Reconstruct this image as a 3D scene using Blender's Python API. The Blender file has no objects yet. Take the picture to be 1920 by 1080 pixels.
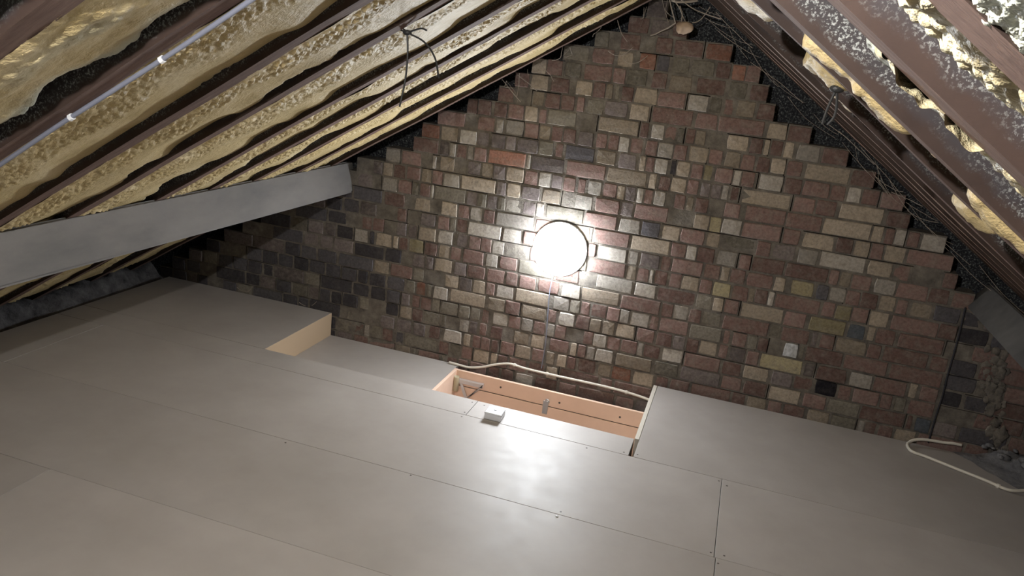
import bpy, bmesh, math, random
from mathutils import Vector, Matrix, noise

random.seed(7)
S = bpy.context.scene
C = S.collection

# ------------------------------------------------------------------ camera, world, light, exposure
cam_data = bpy.data.cameras.new('camera')
cam = bpy.data.objects.new('camera', cam_data)
C.objects.link(cam)
cam.matrix_world = Matrix(((0.94818535, -0.19102635, 0.2538769, 0.0),
                           (0.29664955, 0.24615601, -0.92271678, -4.0404),
                           (0.1137699, 0.950219, 0.2900694, 1.65),
                           (0, 0, 0, 1)))
cam_data.sensor_width = 36.0
cam_data.lens = 1461.92 / 1920 * 36
cam_data.clip_start = 0.02
S.camera = cam

W = bpy.data.worlds.new('loft_gloom')
W.use_nodes = True
bg = W.node_tree.nodes['Background']
bg.inputs['Color'].default_value = (0.75, 0.85, 1.0, 1)
bg.inputs['Strength'].default_value = 0.030
S.world = W


def point_light(name, loc, power, radius, color):
    d = bpy.data.lights.new(name, 'POINT')
    d.energy = power
    d.shadow_soft_size = radius
    d.color = color
    o = bpy.data.objects.new(name, d)
    o.location = loc
    C.objects.link(o)
    return o


# the second lamp of the loft hangs under the ridge, above the top of the picture
point_light('ridge_lamp', (-0.45, -3.75, 1.975), 110.0, 0.015, (1.0, 0.97, 0.93))
# a dim lamp on the landing below shines up through the open hatch
point_light('landing_lamp', (-0.80, -0.42, -1.30), 9.0, 0.10, (1.0, 0.88, 0.78))
LAMP_STRENGTH = 126.0           # the lit round lamp on the gable wall

S.view_settings.view_transform = 'Standard'
S.view_settings.look = 'None'
S.view_settings.exposure = 0.2
S.view_settings.gamma = 1.0
S.view_settings.use_curve_mapping = False


# ------------------------------------------------------------------ helpers
def obj(name, me, mat=None, parent=None, smooth=False):
    if isinstance(me, bmesh.types.BMesh):
        m = bpy.data.meshes.new(name)
        me.normal_update()
        me.to_mesh(m)
        me.free()
        me = m
    o = bpy.data.objects.new(name, me)
    C.objects.link(o)
    if mat is not None:
        for mm in (mat if isinstance(mat, (list, tuple)) else [mat]):
            me.materials.append(mm)
    if parent is not None:
        o.parent = parent
    if smooth:
        for p in me.polygons:
            p.use_smooth = True
    return o


def empty(name, loc=(0, 0, 0)):
    o = bpy.data.objects.new(name, None)
    o.location = loc
    o.empty_display_size = 0.05
    C.objects.link(o)
    return o


def tag(o, label=None, cat=None, group=None, kind=None):
    if label:
        o['label'] = label
    if cat:
        o['category'] = cat
    if group:
        o['group'] = group
    if kind:
        o['kind'] = kind
    return o


def box(bm, x0, x1, y0, y1, z0, z1, bev=0.0):
    vs = [bm.verts.new((x, y, z)) for x in (x0, x1) for y in (y0, y1) for z in (z0, z1)]
    fs = [(0, 1, 3, 2), (4, 6, 7, 5), (0, 4, 5, 1), (2, 3, 7, 6), (0, 2, 6, 4), (1, 5, 7, 3)]
    F = [bm.faces.new([vs[i] for i in f]) for f in fs]
    if bev > 0:
        es = list({e for f in F for e in f.edges})
        bmesh.ops.bevel(bm, geom=es, offset=bev, segments=1, affect='EDGES', profile=0.5)
    return bm


def prism(bm, poly, axis, a, b):
    """extrude a 2-D polygon along an axis (0=x,1=y,2=z) from a to b"""
    def P(p, t):
        q = list(p)
        q.insert(axis, t)
        return q
    A = [bm.verts.new(P(p, a)) for p in poly]
    B = [bm.verts.new(P(p, b)) for p in poly]
    n = len(poly)
    bm.faces.new(A)
    bm.faces.new(B[::-1])
    for i in range(n):
        bm.faces.new((A[i], B[i], B[(i + 1) % n], A[(i + 1) % n]))
    bmesh.ops.recalc_face_normals(bm, faces=bm.faces[:])
    return bm


def spline(pts, n=8):
    """Catmull-Rom through the points"""
    p = [Vector(q) for q in pts]
    p = [p[0] * 2 - p[1]] + p + [p[-1] * 2 - p[-2]]
    out = []
    for i in range(1, len(p) - 2):
        for k in range(n):
            t = k / n
            a, b, c, d = p[i - 1], p[i], p[i + 1], p[i + 2]
            out.append(0.5 * ((2 * b) + (c - a) * t + (2 * a - 5 * b + 4 * c - d) * t * t
                              + (3 * b - a - 3 * c + d) * t ** 3))
    out.append(p[-2])
    return out


def tube(bm, pts, r, seg=8, rad=None, flat=1.0):
    rings = []
    up = Vector((0, 0, 1))
    n = len(pts)
    prev = None
    for i, p in enumerate(pts):
        d = (pts[min(i + 1, n - 1)] - pts[max(i - 1, 0)]).normalized()
        if prev is None:
            a = d.cross(up)
            if a.length < 1e-3:
                a = d.cross(Vector((1, 0, 0)))
            a.normalize()
        else:
            a = (prev - d * prev.dot(d)).normalized()
        prev = a
        b = d.cross(a)
        rr = rad(i / max(n - 1, 1)) if rad else r
        rings.append([bm.verts.new(p + (a * math.cos(2 * math.pi * k / seg)
                                        + b * flat * math.sin(2 * math.pi * k / seg)) * rr) for k in range(seg)])
    for A, B in zip(rings, rings[1:]):
        for k in range(seg):
            bm.faces.new((A[k], A[(k + 1) % seg], B[(k + 1) % seg], B[k]))
    bm.faces.new(rings[0][::-1])
    bm.faces.new(rings[-1])
    return bm


def lathe(bm, prof, seg, M):
    rings = []
    for r, h in prof:
        rings.append([bm.verts.new(M @ Vector((r * math.cos(2 * math.pi * k / seg),
                                               r * math.sin(2 * math.pi * k / seg), h))) for k in range(seg)])
    for A, B in zip(rings, rings[1:]):
        for k in range(seg):
            bm.faces.new((A[k], A[(k + 1) % seg], B[(k + 1) % seg], B[k]))
    bm.faces.new(rings[0][::-1])
    bm.faces.new(rings[-1])
    return bm


def sm(a, b, x):
    t = min(1.0, max(0.0, (x - a) / (b - a)))
    return t * t * (3 - 2 * t)


# ------------------------------------------------------------------ materials
def mat(name, col, rough=0.8, spec=0.3):
    m = bpy.data.materials.new(name)
    m.use_nodes = True
    b = m.node_tree.nodes['Principled BSDF']
    b.inputs['Base Color'].default_value = (*col, 1)
    b.inputs['Roughness'].default_value = rough
    b.inputs['Specular IOR Level'].default_value = spec
    return m


def N(m, t, **kw):
    n = m.node_tree.nodes.new(t)
    for k, v in kw.items():
        if k.startswith('i_'):
            n.inputs[k[2:].replace('_', ' ')].default_value = v
        else:
            setattr(n, k, v)
    return n


def L(m, a, b):
    m.node_tree.links.new(a, b)


def bsdf(m):
    return m.node_tree.nodes['Principled BSDF']


def noise_tex(m, scale, detail=4, rough=0.6, coord='Object', stretch=None):
    tc = N(m, 'ShaderNodeTexCoord')
    src = tc.outputs[coord]
    if stretch:
        mp = N(m, 'ShaderNodeMapping')
        mp.inputs['Scale'].default_value = stretch
        L(m, src, mp.inputs['Vector'])
        src = mp.outputs['Vector']
    n = N(m, 'ShaderNodeTexNoise', i_Scale=scale, i_Detail=detail, i_Roughness=rough)
    L(m, src, n.inputs['Vector'])
    return n.outputs['Fac']


def ramp(m, fac, stops):
    r = N(m, 'ShaderNodeValToRGB')
    e = r.color_ramp.elements
    while len(e) < len(stops):
        e.new(0.5)
    for el, (p, c) in zip(e, stops):
        el.position = p
        el.color = (*c, 1)
    L(m, fac, r.inputs['Fac'])
    return r.outputs['Color']


def mix(m, fac, a, b, mode='MIX'):
    n = N(m, 'ShaderNodeMix', data_type='RGBA', blend_type=mode)
    for sock, v in ((n.inputs['Factor'], fac), (n.inputs['A'], a), (n.inputs['B'], b)):
        if isinstance(v, bpy.types.NodeSocket):
            L(m, v, sock)
        elif isinstance(v, (int, float)):
            sock.default_value = v
        else:
            sock.default_value = (*v, 1)
    return n.outputs['Result']


def bump(m, h, strength=0.5, dist=0.005):
    b = N(m, 'ShaderNodeBump', i_Strength=strength, i_Distance=dist)
    L(m, h, b.inputs['Height'])
    L(m, b.outputs['Normal'], bsdf(m).inputs['Normal'])


def base(m, c):
    L(m, c, bsdf(m).inputs['Base Color'])


def brick_material(name, col, dust=0.35):
    m = mat(name, col, 0.95, 0.06)
    oi = N(m, 'ShaderNodeObjectInfo')
    gi = N(m, 'ShaderNodeNewGeometry')
    add = N(m, 'ShaderNodeMath', operation='ADD')
    L(m, oi.outputs['Random'], add.inputs[0])
    L(m, gi.outputs['Random Per Island'], add.inputs[1])
    fr = N(m, 'ShaderNodeMath', operation='FRACT')
    L(m, add.outputs[0], fr.inputs[0])
    tint = ramp(m, fr.outputs[0], [(0.0, tuple(c * 0.66 for c in col)), (0.45, col),
                                   (1.0, tuple(min(1, c * 1.3 + 0.015) for c in col))])
    tc = N(m, 'ShaderNodeTexCoord')
    pos = N(m, 'ShaderNodeNewGeometry')
    n1 = N(m, 'ShaderNodeTexNoise', i_Scale=22.0, i_Detail=5.0, i_Roughness=0.7)
    L(m, pos.outputs['Position'], n1.inputs['Vector'])
    d = ramp(m, n1.outputs['Fac'], [(0.44, (0, 0, 0)), (0.68, (1, 1, 1))])
    f = N(m, 'ShaderNodeMath', operation='MULTIPLY')
    L(m, d, f.inputs[0])
    f.inputs[1].default_value = dust
    c = mix(m, f.outputs[0], tint, (0.24, 0.215, 0.185))
    n2 = N(m, 'ShaderNodeTexNoise', i_Scale=70.0, i_Detail=4.0, i_Roughness=0.7)
    L(m, pos.outputs['Position'], n2.inputs['Vector'])
    k = ramp(m, n2.outputs['Fac'], [(0.3, (0.62, 0.62, 0.62)), (0.6, (1, 1, 1))])
    c = mix(m, 1.0, c, k, 'MULTIPLY')
    base(m, c)
    bump(m, n2.outputs['Fac'], 0.6, 0.004)
    return m


BR = {'R': (.158, .102, .090), 'P': (.128, .107, .104), 'B': (.265, .222, .175), 'W': (.300, .275, .245),
      'O': (.225, .115, .085), 'D': (.062, .058, .064), 'G': (.150, .136, .112), 'Y': (.260, .225, .140),
      'S': (.085, .095, .110), 'L': (.36, .37, .385), 'H': (.018, .017, .022)}
M_BRICK = {k: brick_material('brick_' + k.lower(), tuple(1.13 * c for c in v), 0.12 if k in 'DHS' else 0.5) for k, v in BR.items()}

M_MORTAR = mat('old_lime_mortar', (.15, .135, .115), 0.95, 0.1)
_n = noise_tex(M_MORTAR, 14, 6, 0.7)
base(M_MORTAR, ramp(M_MORTAR, _n, [(0.3, (.08, .073, .066)), (0.55, (.165, .148, .128)), (0.75, (.25, .228, .20))]))
bump(M_MORTAR, noise_tex(M_MORTAR, 60, 5, 0.7), 0.8, 0.006)

M_RAFTER = mat('old_brown_rafter', (.11, .062, .048), 0.75, 0.25)
_n = noise_tex(M_RAFTER, 9, 5, 0.65, stretch=(1.0, 8.0, 1.0))
base(M_RAFTER, ramp(M_RAFTER, _n, [(0.3, (.105, .062, .050)), (0.6, (.175, .112, .090)), (0.85, (.26, .185, .15))]))
bump(M_RAFTER, noise_tex(M_RAFTER, 60, 4, 0.6, stretch=(1, 6, 1)), 0.4, 0.003)

M_SIDE = mat('shaded_oversprayed_side', (.07, .045, .038), 0.7, 0.25)  # overspray speckles on side timber whose colour is darkened for shade
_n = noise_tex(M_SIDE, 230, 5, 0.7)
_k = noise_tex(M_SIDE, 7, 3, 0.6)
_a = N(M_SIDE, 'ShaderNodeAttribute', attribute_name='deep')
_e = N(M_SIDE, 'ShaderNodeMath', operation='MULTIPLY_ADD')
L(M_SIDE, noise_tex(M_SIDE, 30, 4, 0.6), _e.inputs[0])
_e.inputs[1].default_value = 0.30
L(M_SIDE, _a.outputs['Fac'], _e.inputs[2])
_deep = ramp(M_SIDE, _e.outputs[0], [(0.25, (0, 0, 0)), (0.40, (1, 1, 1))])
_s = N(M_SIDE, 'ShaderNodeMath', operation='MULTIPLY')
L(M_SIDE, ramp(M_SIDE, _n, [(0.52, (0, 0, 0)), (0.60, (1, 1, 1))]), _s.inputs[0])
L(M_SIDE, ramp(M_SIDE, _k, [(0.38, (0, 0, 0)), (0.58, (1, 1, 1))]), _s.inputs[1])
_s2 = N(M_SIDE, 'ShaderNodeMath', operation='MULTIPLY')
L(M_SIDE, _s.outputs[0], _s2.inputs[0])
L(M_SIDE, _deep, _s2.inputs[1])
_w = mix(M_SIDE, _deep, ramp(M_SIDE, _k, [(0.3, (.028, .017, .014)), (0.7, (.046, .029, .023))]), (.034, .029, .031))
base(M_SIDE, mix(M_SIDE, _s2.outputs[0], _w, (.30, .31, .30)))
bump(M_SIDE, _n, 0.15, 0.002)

M_RAFTER_PALE = mat('paler_brown_rafter', (.22, .15, .11), 0.75, 0.25)
_n = noise_tex(M_RAFTER_PALE, 9, 5, 0.65, stretch=(1.0, 8.0, 1.0))
base(M_RAFTER_PALE, ramp(M_RAFTER_PALE, _n, [(0.3, (.16, .10, .075)), (0.6, (.24, .165, .125)), (0.85, (.30, .21, .16))]))

M_FELT = mat('black_roofing_felt', (.02, .02, .023), 0.8, 0.2)
_n = noise_tex(M_FELT, 120, 3, 0.6)
base(M_FELT, ramp(M_FELT, _n, [(0.46, (.018, .018, .022)), (0.60, (.07, .075, .075)), (0.74, (.36, .38, .36))]))


def foam_material(name, dark, mid, pale, rough=0.38, frost=0.0):
    m = mat(name, mid, rough, 0.25)
    pos = N(m, 'ShaderNodeNewGeometry')
    a = N(m, 'ShaderNodeTexNoise', i_Scale=7.0, i_Detail=5.0, i_Roughness=0.6)
    b = N(m, 'ShaderNodeTexNoise', i_Scale=55.0, i_Detail=4.0, i_Roughness=0.65)
    L(m, pos.outputs['Position'], a.inputs['Vector'])
    L(m, pos.outputs['Position'], b.inputs['Vector'])
    c = ramp(m, a.outputs['Fac'], [(0.32, dark), (0.52, mid), (0.74, pale)])
    if frost:
        at = N(m, 'ShaderNodeAttribute', attribute_name='frost')
        fm = N(m, 'ShaderNodeMath', operation='MULTIPLY')
        L(m, at.outputs['Fac'], fm.inputs[0])
        fm.inputs[1].default_value = frost
        c = mix(m, fm.outputs[0], c, (.50, .54, .47))
    base(m, c)
    bump(m, b.outputs['Fac'], 0.75, 0.008)
    return m


M_FOAM = foam_material('yellow_sprayed_foam', (.43, .325, .150), (.57, .445, .230), (.68, .565, .35), 0.50, frost=0.7)
M_FOAM_PALE = foam_material('pale_cream_foam', (.34, .28, .155), (.47, .41, .26), (.56, .52, .38), 0.45, frost=0.8)

M_BOARD = mat('dusty_hardboard', (.36, .335, .310), 0.36, 0.42)
_oi = N(M_BOARD, 'ShaderNodeAttribute', attribute_type='OBJECT', attribute_name='tone')
_t = ramp(M_BOARD, _oi.outputs['Fac'], [(0.0, (.300, .275, .258)), (1.0, (.400, .370, .350))])
_n = noise_tex(M_BOARD, 3.2, 6, 0.6)
_d = ramp(M_BOARD, _n, [(0.3, (.90, .89, .88)), (0.7, (1.05, 1.05, 1.05))])
base(M_BOARD, mix(M_BOARD, 1.0, _t, _d, 'MULTIPLY'))
_r = N(M_BOARD, 'ShaderNodeMapRange')
L(M_BOARD, noise_tex(M_BOARD, 11, 5, 0.7), _r.inputs['Value'])
_r.inputs['To Min'].default_value = 0.44
_r.inputs['To Max'].default_value = 0.64
L(M_BOARD, _r.outputs['Result'], bsdf(M_BOARD).inputs['Roughness'])
bump(M_BOARD, noise_tex(M_BOARD, 6, 3, 0.5), 0.08, 0.01)

M_MDF = mat('raw_mdf', (.74, .53, .41), 0.7, 0.25)
_n = noise_tex(M_MDF, 5, 4, 0.6)
base(M_MDF, ramp(M_MDF, _n, [(0.3, (.70, .50, .385)), (0.7, (.80, .58, .455))]))
M_EDGE = mat('pale_board_edge', (.50, .46, .40), 0.7, 0.25)
M_PURLIN = mat('dusty_grey_purlin', (.20, .185, .175), 0.85, 0.2)
_n = noise_tex(M_PURLIN, 5, 6, 0.62, stretch=(1, 0.35, 1))
base(M_PURLIN, ramp(M_PURLIN, _n, [(0.28, (.115, .112, .112)), (0.5, (.160, .152, .147)), (0.75, (.20, .19, .182))]))
bump(M_PURLIN, noise_tex(M_PURLIN, 35, 4, 0.6), 0.3, 0.004)
M_RISER = mat('tan_board_core', (.43, .32, .215), 0.75, 0.2)
M_ARRIS = mat('lit_clean_timber_arris', (.34, .26, .20), 0.8, 0.2)  # raw timber bottom edge, colour lightened to stand for the light on it
M_PURLIN_DARK = mat('dark_grey_purlin', (.075, .072, .072), 0.9, 0.1)  # right purlin, darker grey than the left one
base(M_PURLIN_DARK, ramp(M_PURLIN_DARK, noise_tex(M_PURLIN_DARK, 6, 5, 0.6), [(0.3, (.055, .053, .054)), (0.7, (.10, .097, .094))]))
M_WHITE = mat('white_plastic', (.74, .75, .78), 0.35, 0.5)
M_CABLE = mat('white_cable', (.60, .56, .49), 0.5, 0.4)
M_GREY_CABLE = mat('grey_cable', (.17, .18, .23), 0.35, 0.5)
M_BLACK = mat('black_plastic', (.02, .02, .02), 0.5, 0.4)
M_CORD = mat('dark_cord', (.025, .025, .03), 0.8, 0.2)
M_ZINC = mat('zinc_plated_steel', (.62, .63, .65), 0.35, 0.5)
bsdf(M_ZINC).inputs['Metallic'].default_value = 0.75
M_BRASS = mat('dull_brass', (.42, .36, .24), 0.4, 0.5)
M_SCREW = mat('dark_screw', (.06, .05, .045), 0.5, 0.4)
M_WOOL = mat('dusty_mineral_wool', (.15, .14, .145), 0.95, 0.1)
base(M_WOOL, ramp(M_WOOL, noise_tex(M_WOOL, 16, 6, 0.7), [(0.3, (.05, .048, .05)), (0.7, (.20, .19, .19))]))
bump(M_WOOL, noise_tex(M_WOOL, 45, 5, 0.7), 1.0, 0.012)
M_DUST = mat('grey_mortar_dust', (.17, .165, .17), 0.95, 0.1)
base(M_DUST, ramp(M_DUST, noise_tex(M_DUST, 14, 6, 0.7), [(0.3, (.09, .088, .095)), (0.7, (.21, .205, .21))]))
bump(M_DUST, noise_tex(M_DUST, 40, 5, 0.7), 0.8, 0.01)
M_WEB = mat('dusty_cobweb', (.30, .26, .22), 0.9, 0.1)
M_LUMP = mat('pale_clay_lump', (.40, .30, .22), 0.85, 0.15)
M_LAMP = bpy.data.materials.new('lit_opal_diffuser')
M_LAMP.use_nodes = True
_b = bsdf(M_LAMP)
_b.inputs['Base Color'].default_value = (.9, .9, .9, 1)
_b.inputs['Emission Color'].default_value = (.90, .95, 1.0, 1)
_b.inputs['Emission Strength'].default_value = LAMP_STRENGTH

# ------------------------------------------------------------------ roof geometry
SL, ZL = 0.6325, 2.305       # underside of the left rafters:  z = ZL + SL*x
SR, ZR = 0.700, 1.755        # underside of the right rafters: z = ZR - SR*x
XR = (ZR - ZL) / (SL + SR)   # ridge
ZRIDGE = ZL + SL * XR
CL = 1 / math.sqrt(1 + SL * SL)
CR = 1 / math.sqrt(1 + SR * SR)


def roofL(s, y, d):
    """s = distance down the slope from the ridge, d = depth up into the roof"""
    return Vector((XR - s * CL - d * SL * CL, y, ZRIDGE - s * SL * CL + d * CL))


def roofR(s, y, d):
    return Vector((XR + s * CR + d * SR * CR, y, ZRIDGE - s * SR * CR + d * CR))


# ------------------------------------------------------------------ floor: boards, deck, hatch hole
floor = empty('floor')
tag(floor, kind='structure')
G = 0.0012
boards = [  # x0, x1, y0, y1, z of the top
    (-3.41, -2.222, -0.704, -0.012, 0.0), (-3.41, -1.02, -0.880, -0.705, 0.0), (-1.02, -0.246, -0.880, -0.705, 0.0),
    (-0.225, 1.62, -0.880, -0.012, 0.0), (-3.41, -3.10, -1.476, -0.880, 0.0), (-3.10, 0.162, -1.476, -0.880, 0.0),
    (0.162, 2.2, -1.476, -0.880, 0.0), (-3.41, -3.20, -2.071, -1.476, 0.0), (-3.20, 0.168, -2.071, -1.476, 0.0),
    (0.168, 2.2, -2.071, -1.476, 0.0), (-3.41, -2.20, -2.667, -2.071, 0.0), (-2.20, 0.20, -2.667, -2.071, 0.0005),
    (0.20, 2.2, -2.667, -2.071, 0.0), (-3.41, -1.6, -3.263, -2.667, 0.0), (-1.6, 0.8, -3.263, -2.667, 0.0),
    (0.8, 2.2, -3.263, -2.667, 0.0), (-3.41, -1.0, -3.859, -3.263, 0.0), (-1.0, 2.2, -3.859, -3.263, 0.0),
    (-3.41, -1.0, -5.2, -3.859, 0.0), (-1.0, 2.2, -5.2, -3.859, 0.0)]
board_objs = []
TONES = [.42, .50, .62, .40, .48, .55, .66, .45, .46, .58, .36, .74, .62, .5, .6, .5, .5, .5, .5, .5]
for x0, x1, y0, y1, z in boards:
    b = obj('board', box(bmesh.new(), x0 + G, x1 - G, y0 + G, y1 - G, z - 0.018, z, 0.0008), M_BOARD, floor)
    board_objs.append(b)
    b['tone'] = TONES[len(board_objs) - 1]
low = obj('board', box(bmesh.new(), -2.221, -1.377, -0.72, -0.012, -0.163, -0.145, 0.0008), M_BOARD, floor)
low['tone'] = 0.62
low['label'] = 'lower board sunk below the main floor left of the hatch'
riser = obj('riser', box(bmesh.new(), -2.240, -2.2225, -0.70, -0.012, -0.165, -0.0005), M_RISER, floor)
riser['label'] = 'bare tan board edge closing the step down'
obj('riser', box(bmesh.new(), -2.24, -0.246, -0.7225, -0.7062, -0.46, -0.019), M_MDF, floor)
obj('joist_screen', box(bmesh.new(), -3.45, 2.2, -5.2, -0.75, -0.30, -0.20), M_MORTAR, floor)
# screw heads and a paint chip in the boards
for x, y, bi in [(-1.025, -1.486, 8), (-1.585, -1.5, 8), (-0.431, -0.906, 5), (0.150, -0.905, 5), (0.185, -0.93, 6),
                 (0.149, -1.453, 5), (0.197, -1.45, 6), (0.178, -1.508, 9), (-1.034, -0.856, 1), (-1.03, -0.905, 5),
                 (-0.977, -0.737, 2), (-0.415, -1.455, 5), (-1.04, -0.735, 1), (-0.27, -0.86, 2), (-0.21, -0.85, 3)]:
    bm = bmesh.new()
    lathe(bm, [(0.0042, -0.001), (0.0042, 0.0003), (0.002, 0.0005)], 8, Matrix.Translation((x, y, 0)))
    obj('screw', bm, M_SCREW, board_objs[bi])
bm = bmesh.new()
bmesh.ops.create_icosphere(bm, subdivisions=1, radius=0.007, matrix=Matrix.Translation((-0.421, -1.492, 0.0015)) @ Matrix.Diagonal((1, 0.8, 0.35, 1)))
tag(obj('paint_chip', bm, M_WHITE), 'tiny white chip lying on the floor boards in the middle', 'debris')

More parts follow.
